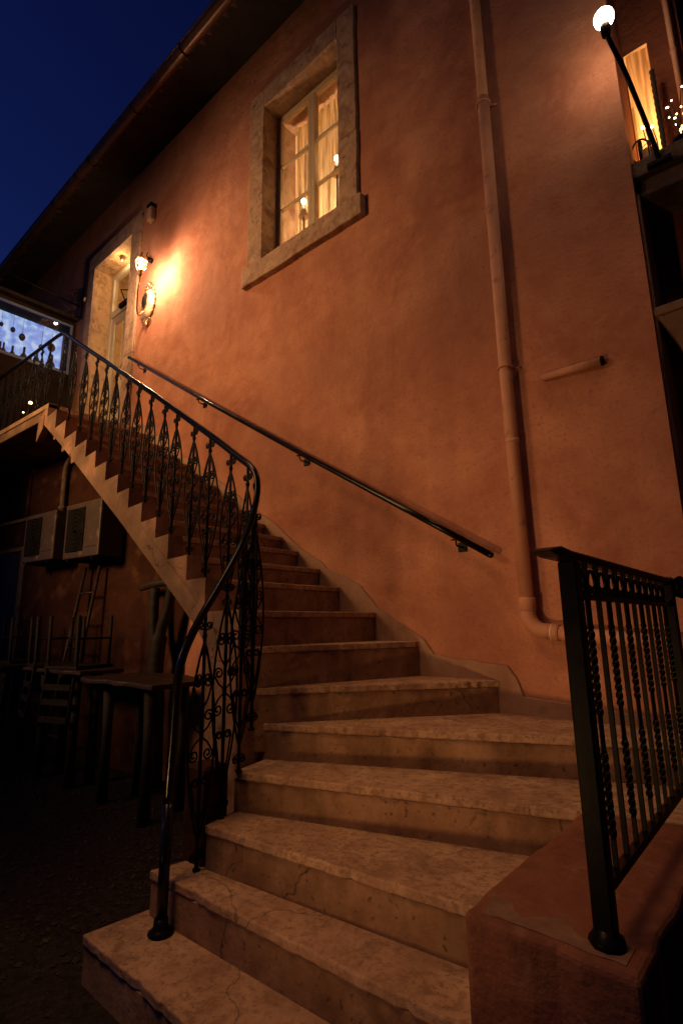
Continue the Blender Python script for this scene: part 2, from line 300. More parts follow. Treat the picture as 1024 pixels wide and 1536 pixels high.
# window
def reveals(name, H, y0, y1, m, parent, th=.02):
    mb = MB(); x0, x1, z0, z1 = H
    mb.box(x0-th, x0, y0, y1, z0-th, z1+th); mb.box(x1, x1+th, y0, y1, z0-th, z1+th)
    mb.box(x0, x1, y0, y1, z1, z1+th); mb.box(x0, x1, y0, y1, z0-th, z0)
    return mb.build(name, m, parent)
win = MB()
x0, x1, z0, z1 = WIN
def rough_bar(mb, x0, x1, z0, z1, y0, y1, st=.13, j=.005):
    """stone bar with slightly uneven outline, front towards -y"""
    hor = (x1-x0) > (z1-z0); pts_a = []; pts_b = []
    n = max(2, int((x1-x0 if hor else z1-z0)/st))
    for i in range(n+1):
        t = i/n
        if hor: pts_a.append((x0+(x1-x0)*t, z0+random.uniform(-j, j))); pts_b.append((x0+(x1-x0)*t, z1+random.uniform(-j, j)))
        else: pts_a.append((x0+random.uniform(-j, j), z0+(z1-z0)*t)); pts_b.append((x1+random.uniform(-j, j), z0+(z1-z0)*t))
    mb.prism(pts_a+pts_b[::-1], 'y', y0, y1)
surr = MB()
rough_bar(surr, -3.53, x0, 4.56, 5.55, -.035, .03); rough_bar(surr, -3.53, x0, 5.556, 6.49, -.035, .03)
rough_bar(surr, x1, -2.20, 4.56, 5.2, -.035, .03); rough_bar(surr, x1, -2.20, 5.206, 6.49, -.035, .03)
rough_bar(surr, x0+.001, x1-.001, z1, 6.49, -.036, .03)
winf = MB().box(-3.325, x0+.05, .15, .20, 4.60, 6.262)
winf.box(x1-.05, -2.395, .15, .20, 4.60, 6.262); winf.box(x0+.05, x1-.05, .15, .20, 6.20, 6.262); winf.box(x0+.05, x1-.05, .15, .20, 4.60, 4.66)
winf.box(-2.905, -2.865, .14, .195, 4.66, 6.2); winf.box(-2.863, -2.815, .135, .195, 4.66, 6.2)
WO = winf.build('window', WOODW, B, .004)
surr.build('surround', MARBLE, WO, .006, 2)
rv = reveals('reveal', WIN, .0, .40, MARBLE, WO)
sl = MB(); rough_bar(sl, -3.575, -2.15, 4.375, 4.565, -.062, .16, .1, .006); sl.build('sill', MARBLE, WO, .008, 2)
for z in (5.19, 5.68):
    for a, b in ((x0+.05, -2.905), (-2.815, x1-.05)): MB().box(a, b, .155, .185, z-.013, z+.013).build('muntin', WOODW, WO, .003)
for a, b in ((x0+.05, -2.905), (-2.815, x1-.05)):
    MB().box(a, b, .168, .171, 4.66, 6.2).build('pane', GLASS, WO)
def curtain(name, xa, xb, z0, z1, y, label, n=80, amp=.02, parent=None, lean=0):
    mb = MB(); vs = []; fs = []; M = 14
    for j in range(M+1):
        t = j/M
        for i in range(n+1):
            x = xa+(xb-xa)*i/n
            ph = i*.85+math.sin(i*.37)*1.6
            vs.append((x+lean*t+.006*math.sin(ph*1.3+t*2), y+amp*math.sin(ph)*(.5+.6*(1-t))+.008*math.sin(i*.21+t*4), z0+(z1-z0)*t))
    for j in range(M):
        for i in range(n): a = j*(n+1)+i; fs.append([a, a+1, a+n+2, a+n+1])
    mb.add(vs, fs, True); o = mb.build(name, CURT)
    return tag(o, label, 'curtain')
curtain('curtain', -3.24, -2.34, 4.5, 6.23, .33, 'pleated sheer lace curtain glowing behind the large stone-framed window', 110)
# lamps on the window shelf inside
def candle_lamp(x, z, label):
    t = thing('window_lamp', (x, .26, 4.60), label, 'lamp')
    MB().lathe([(.04, 4.60), (.045, 4.615), (.012, 4.63), (.008, z-.16)], (x, .26, 0), 14).build('stand', SILV, t)
    MB().lathe([(.008, z-.16), (.05, z-.15), (.012, z-.035)], (x, .26, 0), 14).build('shade', PORC, t)
    MB().sph((x, .26, z+.02), .024, 12, 1.2).build('bulb', BULB, t)
candle_lamp(-3.075, 5.22, 'small lit lamp with cone shade behind the left casement of the stone-framed window')
candle_lamp(-2.655, 5.42, 'small lit lamp behind the right casement of the stone-framed window')

# door
x0, x1, z0, z1 = DOOR
df = MB(); yd = .22
df.box(x0, x0+.07, yd, yd+.07, z0, z1); df.box(x1-.07, x1, yd, yd+.07, z0, z1); df.box(x0+.07, x1-.07, yd, yd+.07, z1-.07, z1); df.box(x0+.07, x1-.07, yd-.01, yd+.07, 5.53, 5.62)
DO = df.build('door', DOORM, B, .004)
surr = MB()
rough_bar(surr, -7.05, x0, 3.5, 4.9, -.035, .03); rough_bar(surr, -7.05, x0, 4.906, 6.45, -.035, .03)
rough_bar(surr, x1, -5.63, 3.5, 4.5, -.035, .03); rough_bar(surr, x1, -5.63, 4.506, 6.45, -.035, .03)
rough_bar(surr, x0+.001, x1-.001, z1, 6.45, -.036, .03); surr.build('surround', MARBLE, DO, .006, 2)
reveals('reveal', DOOR, .0, .42, REVEAL, DO)
lf = MB()
for a, b in ((x0+.07, -6.36), (-6.36, x1-.07)):
    lf.box(a+.002, a+.09, yd+.01, yd+.05, 3.52, 5.52); lf.box(b-.09, b-.002, yd+.01, yd+.05, 3.52, 5.52)
    lf.box(a+.09, b-.09, yd+.01, yd+.05, 5.42, 5.52); lf.box(a+.09, b-.09, yd+.01, yd+.05, 3.52, 4.15)
    lf.box(a+.12, b-.12, yd-.005, yd+.012, 3.62, 4.06)
lf.build('leaf', DOORM, DO, .004)
for a, b in ((x0+.16, -6.45), (-6.27, x1-.16)): MB().box(a, b, yd+.028, yd+.032, 4.15, 5.42).build('pane', GLASS, DO)
MB().box(x0+.07, x1-.07, yd+.028, yd+.032, 5.62, 6.15).build('transom_pane', GLASS, DO)
MB().lathe([(.035, 6.19), (.03, 6.165), (.012, 6.155)], (-6.35, .1, 0), 12).build('added_soffit_lamp', SILV, DO)  # invented fitting for the added doorway fill
cl = MB().box(-6.5, -6.22, yd-.05, yd-.012, 5.55, 5.61); cl.tube([(-6.3, yd-.07, 5.58), (-6.15, yd-.2, 5.59), (-6.0, yd-.04, 5.6)], .009, 6)
cl.build('door_closer', DARKM, DO)
MB().tube([(-6.31, yd-.03, 4.45), (-6.31, yd-.05, 4.5), (-6.31, yd-.05, 4.62), (-6.31, yd-.03, 4.67)], .009, 8).build('handle', SILV, DO)
curtain('curtain', -6.78, -5.95, 3.9, 5.45, .40, 'pale curtain behind the glass of the upstairs entrance door', 60, .015)
fl = MB()
for i in range(22):
    z = 4.2+i*.055; fl.sph((-6.10+.012*math.sin(i*1.9), .33, z), .010, 8)
tag(fl.build('light_string', FAIRY), 'vertical string of small lit bulbs hanging inside the upstairs entrance door', 'string lights')

# roof
rf = MB(); ye = -.50; zg = 6.98
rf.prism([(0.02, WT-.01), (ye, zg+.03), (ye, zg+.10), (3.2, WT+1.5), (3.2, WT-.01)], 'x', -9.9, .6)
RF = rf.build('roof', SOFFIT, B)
tl = MB()
for i in range(84):
    x = -9.9+i*.125
    tl.tube([(x, ye-.035, zg+.075+random.uniform(-.006, .006)), (x, .3, zg+.42)], [.062, .062], 10)
tl.build('roof_tiles', TILE, RF)
gt = MB(); n = 10; xa, xb = -9.9, .6
prof = [(ye-.06+.06*math.cos(a), zg+.02+.06*math.sin(a)) for a in [math.pi+math.pi*i/n for i in range(n+1)]]
prof += [(ye-.06+.054*math.cos(a), zg+.02+.054*math.sin(a)) for a in [2*math.pi-math.pi*i/n for i in range(n+1)]]
gt.prism(prof, 'x', xa, xb)
GU = gt.build('gutter', GUTTER, RF)
for x in (-9.2, -8.1, -7.0, -6.3, -5.95, -4.9, -3.95, -3.0):
    br = MB(); br.tube([(x, ye-.06+.064*math.cos(a), zg+.02+.064*math.sin(a)) for a in [math.pi*.95+math.pi*1.1*i/12 for i in range(13)]], .008, 6); br.build('bracket', IRON, GU)
gb = MB(); gb.tube([(xa, ye-.122, zg+.024), (xb, ye-.122, zg+.024)], .009, 6); gb.build('gutter_bead', GUTTER, GU)

# skirting along the stair
sk_top = [(-6.0, 3.61), (-5.42, 3.57), (-5.15, 3.42), (-4.6, 3.05), (-4.0, 2.68), (-3.6, 2.41), (-3.27, 2.19), (-3.13, 2.10), (-2.91, 1.93), (-2.825, 1.865), (-2.635, 1.76), (-2.57, 1.70), (-2.416, 1.635), (-2.27, 1.557), (-2.135, 1.41), (-2.0, 1.33),
          (-1.795, 1.215), (-1.725, 1.125), (-1.6, 1.105), (-1.50, 1.10), (-1.39, 1.085), (-1.332, 1.08), (-1.275, 1.075), (-1.225, 1.0), (-1.197, .925), (-1.044, .908), (-.87, .90), (-.71, .884), (-.5, .865), (CX, .855)]
sk_top = [(a, b+random.uniform(-.004, .004)) for a, b in sk_top]
sk = MB(); pa = sk_top+[(CX, .1), (-1.5, .1), (-2.3, 1.0), (-6.0, 3.2)]
sk.prism(pa, 'y', -.016, .01); sk.build('stair_skirting', SKIRT, B, .004)

# balcony on the right
Bal = MB(); rough_bar(Bal, -.384, 1.6, 3.60, 3.695, .02, .6, .12, .004); BA = Bal.build('balcony', OLDS, B, .006, 2)
sb = MB(); rough_bar(sb, -.378, .1, 3.50, 3.597, .06, .6, .11, .006); rough_bar(sb, .106, 1.6, 3.50, 3.597, .06, .6, .11, .006); sb.build('stone_edge', OLDS, BA, .008, 2)
# pilaster capital right of the corner
cp = thing('stone_capital', (-.1, -.02, 2.45), 'pale square stone capital flaring out beside the right corner of the house', 'capital')
c = MB()
def sqring(zz, d): return [(-.37+d, -.03+d, zz), (.25-d, -.03+d, zz), (.25-d, .28, zz), (-.37+d, .28, zz)]
def loft(mb, rings):
    o = []
    for rg in rings: o += rg
    n = 4; fs = [[i*n+k, i*n+(k+1) % n, (i+1)*n+(k+1) % n, (i+1)*n+k] for i in range(len(rings)-1) for k in range(n)]
    mb.add(o, fs+[[3, 2, 1, 0], [len(o)-4+k for k in range(4)]])
loft(c, [sqring(2.765, .0), sqring(2.81, .0)]); c.build('abacus', LIME, cp, .006, 2)
c = MB(); loft(c, [sqring(2.40, .115), sqring(2.50, .10), sqring(2.58, .085), sqring(2.66, .06), sqring(2.72, .03), sqring(2.763, .010)]); c.build('bell', LIME, cp, .004)
c = MB(); loft(c, [sqring(-.1, .13), sqring(2.398, .13)]); c.build('shaft', LIME, cp, .01)

# ------------------------------------------------------------------ ground floor wall under the landing (at a slight angle)
def yl(x): return .11*(x+4.2)
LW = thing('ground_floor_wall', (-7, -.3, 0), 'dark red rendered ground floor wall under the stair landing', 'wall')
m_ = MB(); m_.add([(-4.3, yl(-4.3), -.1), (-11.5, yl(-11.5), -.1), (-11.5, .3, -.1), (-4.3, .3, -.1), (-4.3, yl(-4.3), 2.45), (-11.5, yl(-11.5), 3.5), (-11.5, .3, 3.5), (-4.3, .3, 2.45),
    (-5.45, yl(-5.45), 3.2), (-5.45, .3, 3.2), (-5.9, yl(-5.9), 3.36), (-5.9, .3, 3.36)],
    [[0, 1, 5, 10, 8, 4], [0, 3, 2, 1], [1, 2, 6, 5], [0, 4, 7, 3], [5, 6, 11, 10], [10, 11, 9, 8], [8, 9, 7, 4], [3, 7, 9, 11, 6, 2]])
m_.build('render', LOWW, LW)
def lbox(mb, xa, xb, d0, d1, z0, z1):
    """box on the angled wall; d = distance in front of it"""
    vs = [(x, yl(x)-d, z) for x in (xa, xb) for d in (d0, d1) for z in (z0, z1)]
    mb.add(vs, [[0, 1, 3, 2], [4, 6, 7, 5], [0, 4, 5, 1], [2, 3, 7, 6], [0, 2, 6, 4], [1, 5, 7, 3]])
m_ = MB(); lbox(m_, -8.2, -6.62, -.01, .04, 2.655, 2.70); lbox(m_, -6.42, -5.3, -.01, .04, 2.665, 2.71); m_.build('string_course', LIME, LW, .005)
m_ = MB(); pts = []
for i in range(13):
    a = math.pi*i/12; pts.append((-7.86+.55*math.cos(a)*(1 if math.cos(a) > 0 else .8), 3.28+.27*math.sin(a)**1.5))
for i in range(12):
    (xa, za), (xb, zb) = pts[i], pts[i+1]
    vs = [(xa, yl(xa)-.05, za), (xb, yl(xb)-.05, zb), (xb, yl(xb)-.05, zb+.10), (xa, yl(xa)-.05, za+.10), (xa, yl(xa)+.01, za), (xb, yl(xb)+.01, zb), (xb, yl(xb)+.01, zb+.10), (xa, yl(xa)+.01, za+.10)]
    m_.add(vs, [[0, 1, 2, 3], [4, 7, 6, 5], [0, 4, 5, 1], [3, 2, 6, 7], [0, 3, 7, 4], [1, 5, 6, 2]])
m_.build('arched_label', LIME, LW)
m_ = MB(); lbox(m_, -8.05, -7.45, -.01, .012, 2.72, 3.42); wn = m_.build('window', DARKM, LW)
m_ = MB(); lbox(m_, -8.12, -8.05, -.01, .03, 2.70, 3.42); lbox(m_, -7.45, -7.38, -.01, .02, 2.70, 3.35); m_.build('frame', LOWW, wn)
m_ = MB(); lbox(m_, -8.1, -7.32, -.01, .03, 2.28, 2.33); lbox(m_, -8.1, -7.98, -.01, .025, .0, 2.28); lbox(m_, -7.43, -7.32, -.01, .025, .0, 2.28); dd = m_.build('door', OLDS, LW)
m_ = MB()
for i in range(5): lbox(m_, -7.975+i*.108, -7.975+i*.108+.102, -.01, .01, .0, 2.28)
m_.build('plank', DARKW, dd)
# drainpipe on that wall
def tubeobj(name, pts, r, m, parent=None, n=14, bevel=0): return MB().tube(pts, r, n).build(name, m, parent)
t = thing('rainwater_pipe', (-6.5, -.3, 2.6), 'thin weathered rain pipe on the dark wall between the two cooling units and the landing', 'pipe')
x = -6.50; tubeobj('pipe', smooth_path([(x+.02, yl(x)-.05, 2.2), (x, yl(x)-.05, 2.7), (x, yl(x)-.05, 3.15), (x+.10, yl(x)-.05, 3.28), (x+.34, yl(x)-.05, 3.33)]), .032, OLDS, t)
MB().lathe([(.045, 2.68), (.045, 2.72)], (x, yl(x)-.05, 0), 12).build('clamp', OLDS, t)
# cooling units
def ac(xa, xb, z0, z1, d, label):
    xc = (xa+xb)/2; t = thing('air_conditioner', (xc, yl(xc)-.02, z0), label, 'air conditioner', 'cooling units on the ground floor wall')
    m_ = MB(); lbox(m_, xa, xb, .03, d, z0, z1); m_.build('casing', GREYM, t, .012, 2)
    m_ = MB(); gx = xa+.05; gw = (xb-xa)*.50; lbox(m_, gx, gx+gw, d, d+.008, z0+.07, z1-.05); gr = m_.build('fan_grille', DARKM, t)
    m_ = MB(); cx_, cz = gx+gw/2, (z0+z1)/2
    for rr in (.05, .09, .13, .17, .2):
        m_.tube([(cx_+rr*math.cos(a), yl(cx_)-d-.014, cz+rr*1.1*math.sin(a)) for a in [2*math.pi*i/20 for i in range(20)]], .0025, 4, closed=True)
    m_.lathe([(.022, -.01), (.018, .01)], (cx_, yl(cx_)-d-.012, cz), 12, 'y'); m_.build('fan_guard', IRON, gr)
    for q in (xa+.1, xb-.1): m_ = MB(); lbox(m_, q, q+.03, 0, d+.01, z0-.03, z0-.003); m_.build('bracket', IRON, t)
    m_ = MB(); lbox(m_, gx+gw+.04, xb-.03, d, d+.004, z0+.10, z0+.103); m_.build('panel_seam', DARKM, t)
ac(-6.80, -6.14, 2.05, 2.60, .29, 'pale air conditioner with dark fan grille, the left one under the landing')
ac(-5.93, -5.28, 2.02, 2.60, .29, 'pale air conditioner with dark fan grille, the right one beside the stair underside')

# ------------------------------------------------------------------ neighbouring wing with blue-lit window
NW = thing('neighbouring_wing', (-8, -1.5, 3.4), 'dark projecting wing with a blue-lit window beyond the stair landing', 'building')
m_ = MB(); XF = -7.4
for (y0, y1, z0, z1) in ((-3.2, -2.3, 3.45, 5.6), (-.045, 0, 3.45, 5.6), (-2.3, -.045, 3.45, 4.82), (-2.3, -.045, 5.53, 5.6)):
    m_.box(XF-.2, XF, y0, y1, z0, z1)
m_.box(-9.5, XF-.2, -3.2, -3.0, 3.45, 5.6); m_.box(-9.5, XF-.2, -3.2, 0, 3.30, 3.45); m_.box(-9.5, -9.3, -3, 0, 3.45, 5.6)
m_.build('wall', mat('dark_brown_render', [(0.014, 0.008, 0.006), (0.03, 0.016, 0.011)], .95, 3, .6, 30, .1), NW)
m_ = MB().box(-9.5, XF+.10, -3.3, -.02, 5.603, 5.65); m_.build('canopy_edge', SOFFIT, NW)
wf = MB(); wf.box(XF-.02, XF+.012, -2.3, -.045, 4.79, 4.83); wf.box(XF-.02, XF+.012, -2.3, -.045, 5.52, 5.545)
for y in (-.06, -1.3, -2.29): wf.box(XF-.02, XF+.010, y-.014, y+.014, 4.83, 5.52)
wfo = wf.build('window', mat('blue_grey_frame', [(.10, .12, .2), (.16, .18, .26)], .6), NW)
MB().box(XF-.012, XF-.009, -2.29, -.06, 4.83, 5.52).build('pane', GLASS, wfo)
m = bpy.data.materials.new('blue_lit_wall'); m.use_nodes = True; n = m.node_tree.nodes; L = m.node_tree.links; b = n['Principled BSDF']
tc = n.new('ShaderNodeTexCoord'); z = n.new('ShaderNodeTexNoise'); z.inputs['Scale'].default_value = 11; z.inputs['Detail'].default_value = 2; cr = n.new('ShaderNodeValToRGB')
L.new(tc.outputs['Object'], z.inputs['Vector']); e = cr.color_ramp.elements; e[0].position = .30; e[0].color = (.14, .24, .75, 1); e[1].position = .62; e[1].color = (.5, .66, 1, 1)
q = e.new(.5); q.color = (.27, .42, .95, 1)
L.new(z.outputs[0], cr.inputs[0]); L.new(cr.outputs[0], b.inputs['Emission Color']); b.inputs['Emission Strength'].default_value = .95; b.inputs['Base Color'].default_value = (.3, .4, .7, 1)
MB().box(XF-.42, XF-.40, -2.6, -.02, 4.5, 5.6).build('backlit_wall', m, wfo)
silm = mat('dark_blue_shapes', [(.02, .025, .05), (.05, .05, .08)], .7)
def bottle(y, z, h, r, x=XF-.25):
    return MB().lathe([(r, z), (r, z+h*.55), (r*.35, z+h*.72), (r*.35, z+h)], (x, y, 0), 10)
labs = iter(range(99))
for i in range(24):
    y = -.10-i*.075+random.uniform(-.02, .02); h = random.uniform(.10, .36); o = bottle(y, 4.80, h, random.uniform(.03, .055)).build('bottle', silm)
    tag(o, 'dark bottle in silhouette on the sill of the blue-lit window', 'bottle', 'dark bottles in the blue-lit window')
for (y, z, s) in ((-.35, 5.17, .035), (-.6, 5.22, .04), (-.72, 5.28, .03), (-.22, 5.22, .05), (-1.0, 5.15, .045), (-.86, 5.3, .025)):
    o = MB().sph((XF-.22, y, z), s, 10, 1.3).tube([(XF-.22, y, z+s), (XF-.22, y, 5.6)], .002, 4).build('hanging_ornament', silm)
    tag(o, 'small dark ornament hanging in the blue-lit window', 'ornament', 'ornaments hanging in the blue-lit window')

# rod and scroll bracket on the wall left of the door
t = thing('awning_rod', (-7.22, 0, 5.88), 'thin iron rod with scroll bracket reaching out from the wall left of the entrance door', 'bracket')
tubeobj('rod', [(-7.22, .0, 5.78), (-7.22, -.5, 5.80), (-7.22, -1.5, 5.83)], .012, IRON, t, 8)
m_ = MB().tube([(-7.22, -.02, 5.6), (-7.22, -.02, 6.1)], .012, 6)
for s in (1, -1):
    m_.tube([(-7.22, -.03-.13*(1-math.cos(a)) if False else -.10-(.075-.006*a)*math.cos(a*1.0), 5.93+s*(.02+(.075-.006*a)*math.sin(a))) for a in [i*.45 for i in range(22)]], .006, 5)
m_.tube(smooth_path([(-7.22, -.02, 5.62), (-7.22, -.22, 5.68), (-7.22, -.36, 5.79)]), .007, 5)
m_.build('scroll', IRON, t)
MB().lathe([(.03, -.03), (.035, 0), (.02, .015)], (-7.13, -.01, 5.86), 12, 'y').build('socket', PORC, t)

# ------------------------------------------------------------------ staircase
ST = thing('stone_staircase', (-2, -1, 0), 'worn stone staircase winding up along the plastered wall to the upstairs door', 'staircase')
ZK = {1: .166, 2: .332, 3: .498, 4: .664, 5: .83, 6: .998, 7: 1.20, 8: 1.38, 9: 1.56, 10: 1.70, 11: 1.85, 12: 1.98, 13: 2.11, 14: 2.25, 15: 2.39, 16: 2.54, 17: 2.68, 18: 2.83, 19: 2.98, 20: 3.16, 21: 3.35, 22: 3.50}
XK = {8: -2.16, 9: -2.45, 10: -2.635, 11: -2.86, 12: -3.03, 13: -3.24, 14: -3.45, 15: -3.65, 16: -3.88, 17: -4.10, 18: -4.32, 19: -4.58, 20: -4.87, 21: -5.15, 22: -5.42}
def Wd(x): return 1.12 if x > -2.64 else 1.12-(-2.64-x)/2.78*.17
F = {1: ((-2.27, -1.74), (-.30, -1.79)), 2: ((-2.20, -1.515), (-.66, -1.49)), 3: ((-2.03, -1.375), (-.66, -1.27)), 4: ((-2.07, -1.20), (-.33, -.695)),
     5: ((-2.125, -.975), (-.33, -.215)), 6: ((-2.14, -1.0), (-1.31, 0)), 7: ((-2.155, -1.05), (-1.81, 0)), 8: ((-2.165, -1.12), (-2.145, 0))}
def edge(a, b, st=.03, j=.003):
    a, b = Vector(a), Vector(b); n = max(1, int((b-a).length/st)); nn = Vector((-(b-a).y, (b-a).x)).normalized(); o = []
    for i in range(n+1):
        p = a.lerp(b, i/n)
        q = nn*((random.uniform(-j, j)+noise.noise(Vector((p.x*3, p.y*3, a.x)))*.004) if 0 < i < n else 0)
        if 0 < i < n and random.random() < .06: q += nn*random.uniform(.005, .012)
        o.append((p.x+q.x, p.y+q.y))
    return o
def off(a, b, d):
    a, b = Vector(a), Vector(b); nn = Vector((-(b-a).y, (b-a).x)).normalized()*d; return tuple(a+nn), tuple(b+nn)
def step(k, fr, back, back2=None):
    """fr: front edge left->right (2D); back: list of 2D points right->left"""
    z = ZK[k]
    m_ = MB(); m_.prism(edge(*fr)+back, 'z', z-.034, z); m_.build('tread', STONE, ST, .006, 2)
    r = off(fr[0], fr[1], .008); cx = sum(p[0] for p in back)/len(back)
    b2 = back2 or back
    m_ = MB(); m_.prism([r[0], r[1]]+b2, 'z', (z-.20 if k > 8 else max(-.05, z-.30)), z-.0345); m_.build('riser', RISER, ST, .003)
def nxt(k, d=.04): a, b = off(F[k][0], F[k][1], d); return [b, a]
step(1, F[1], [(-.30, -1.44)]+nxt(2)[0:0]+[(-.66, -1.44), (-2.245, -1.46)])
step(2, F[2], nxt(3)+[(-2.165, -1.36)])
step(3, F[3], [(-.66, -.75)]+[off(*F[4], .04)[0]])
step(4, F[4], nxt(5))
step(5, F[5], [(-.33, -.001), (-1.35, -.001)]+[off(*F[6], .04)[0]])
step(6, F[6], [(-1.86, -.001), off(*F[7], .04)[0]])
step(7, F[7], [(-2.19, -.001), off(*F[8], .04)[0]])
# solid masonry under the winders
m_ = MB(); m_.prism([(-2.2, -1.37), (-2.05, -1.37), (-2.05, -1.24), (-2.2, -1.24)], 'z', 0, .71); m_.build('plinth', LOWW, ST, .01)
m_ = MB(); m_.prism([(-2.045, -1.35), (-.7, -1.2), (-.5, -.6), (-.5, -.03), (-2.3, -.03), (-2.3, -1.10), (-2.06, -1.10)], 'z', -.05, .44); m_.build('core', RISER, ST)
ks = list(range(8, 23))
for k in ks[:-1]:
    x, xn = XK[k], XK[k+1]
    fr = (F[8] if k == 8 else ((x+.0, -(Wd(x)-.095)), (x, 0)))
    if k == 8: fr = ((-2.165, -1.02), (-2.145, 0))
    step(k, fr, [(xn-.05, -.001), (xn-.05, -(Wd(xn)-.095))])
# outer stringer: sawtooth plaster band
poly = []
for k in ks[:-1]:
    poly += [(XK[k]-.003, ZK[k-1] if k > 8 else .9), (XK[k]-.003, ZK[k]+.004)]
    if k < 21: pass
poly += [(XK[22], ZK[21]+.004), (XK[22], ZK[22]+.003)]
bot = [(-5.62, 3.50), (-5.62, 3.37), (-5.0, 2.98), (-4.45, 2.62), (-4.0, 2.32), (-3.59, 2.05), (-3.25, 1.815), (-2.95, 1.61), (-2.65, 1.40), (-2.5, 1.28), (-2.30, 1.05), (-2.16, .9)]
st = MB(); st.prism(poly+bot, 'y', lambda x: -Wd(x), lambda x: -(Wd(x)-.10)); st.build('stringer', LIME, ST, .006, 2)
pb = MB(); pts = bot[1:-1]
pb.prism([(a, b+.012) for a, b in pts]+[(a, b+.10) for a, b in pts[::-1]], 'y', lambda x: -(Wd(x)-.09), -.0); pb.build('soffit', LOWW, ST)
m_ = MB(); m_.prism([(-2.16, 0), (-2.16, 1.2), (-2.44, 1.2), (-2.40, 0)], 'y', -1.118, -.9); m_.build('pier', RISER, ST, .008)
# landing
m_ = MB(); m_.prism([(-5.42, -.95), (-7.39, -1.03), (-7.39, -.002), (-5.42, -.002)][::-1], 'z', 3.452, 3.502); m_.build('landing_slab', STONE, ST, .006, 2)
m_ = MB(); m_.prism([(-5.60, -.945), (-7.39, -1.018), (-7.39, -.9), (-5.60, -.83)][::-1], 'z', 3.36, 3.4515)
m_.prism([(-5.60, -.83), (-7.39, -.9), (-7.39, -.002), (-5.60, -.002)][::-1], 'z', 3.39, 3.4515); m_.build('landing_edge', LIME, ST, .006)
m_ = MB(); m_.prism([(-5.50, 3.40), (-5.62, 3.40), (-5.64, 3.14), (-5.50, 3.26)], 'y', -.955, -.89); m_.build('corbel', LIME, ST, .005)

# low block (cheek wall) on the right
BK = thing('low_cheek_wall', (-.51, -1.2, 0), 'low terracotta cheek wall at the right end of the steps, carrying the straight railing', 'wall')
m_ = MB(); zb = .655
e1 = edge((-.705, -1.62), (-.335, -1.635), .05, .005); e2 = edge((-.335, -1.635), (-.335, -.2), .06, .005); e3 = edge((-.705, -.2), (-.705, -1.62), .06, .006)
m_.prism(e1+e2[1:]+e3[:-1], 'z', -.05, zb); m_.build('masonry', BLOCK, BK, .016, 3)
m_ = MB(); pf = [(-.665+.30*k/14, -1.598-.012*k/14+random.uniform(-.006, .006)) for k in range(15)]; pb_ = [(-.365-.31*k/14, -1.535+.03*math.sin(k*1.1)+random.uniform(-.012, .012)) for k in range(15)]
m_.prism(pf+pb_, 'z', zb-.01, zb+.0022); m_.build('cement_patch', CAP, BK)

# ------------------------------------------------------------------ scroll railing
SR = thing('scroll_railing', (-2.04, -1.55, .166), 'black wrought iron railing with scroll balusters following the outer side of the staircase', 'railing')
railpts = [(-2.04, -1.545, .60), (-2.04, -1.535, .88), (-2.04, -1.53, 1.05), (-2.04, -1.51, 1.18), (-2.04, -1.435, 1.33), (-2.04, -1.33, 1.49), (-2.04, -1.21, 1.69), (-2.04, -1.135, 1.88), (-2.045, -1.115, 2.02),
           (-2.09, -1.118, 2.11), (-2.23, -1.12, 2.215), (-2.43, -1.12, 2.36), (-2.73, -1.10, 2.56), (-3.12, -1.07, 2.82), (-3.58, -1.04, 3.12), (-4.12, -1.0, 3.47), (-4.69, -.97, 3.84), (-5.16, -.955, 4.15), (-5.27, -.955, 4.19), (-5.45, -.96, 4.20), (-6.1, -.985, 4.2), (-6.95, -1.015, 4.2)]
sp = smooth_path(railpts, 6)
MB().tube(sp, [.0205-.005*min(1, i/45) for i in range(len(sp))], 14).build('handrail', RAIL, SR)
m_ = MB().tube([(p.x, p.y, p.z-.017) for p in sp[24:]], .0085, 6); m_.build('rail_strip', IRON, SR)
m_ = MB().tube([(-2.04, -1.552, .166), (-2.04, -1.545, .62)], .0212, 14); m_.build('post', RAIL, SR)
m_ = MB().lathe([(.046, .167), (.048, .176), (.034, .184), (.028, .195), (.026, .22)], (-2.04, -1.552, 0), 18); m_.build('post_base', IRON, SR)
def spiral(c, r0, r1, a0, turns, s, n=16):
    return [(c[0]+s*(r0+(r1-r0)*i/n)*math.cos(a0+turns*2*math.pi*i/n), c[1]+(r0+(r1-r0)*i/n)*math.sin(a0+turns*2*math.pi*i/n)) for i in range(n+1)]
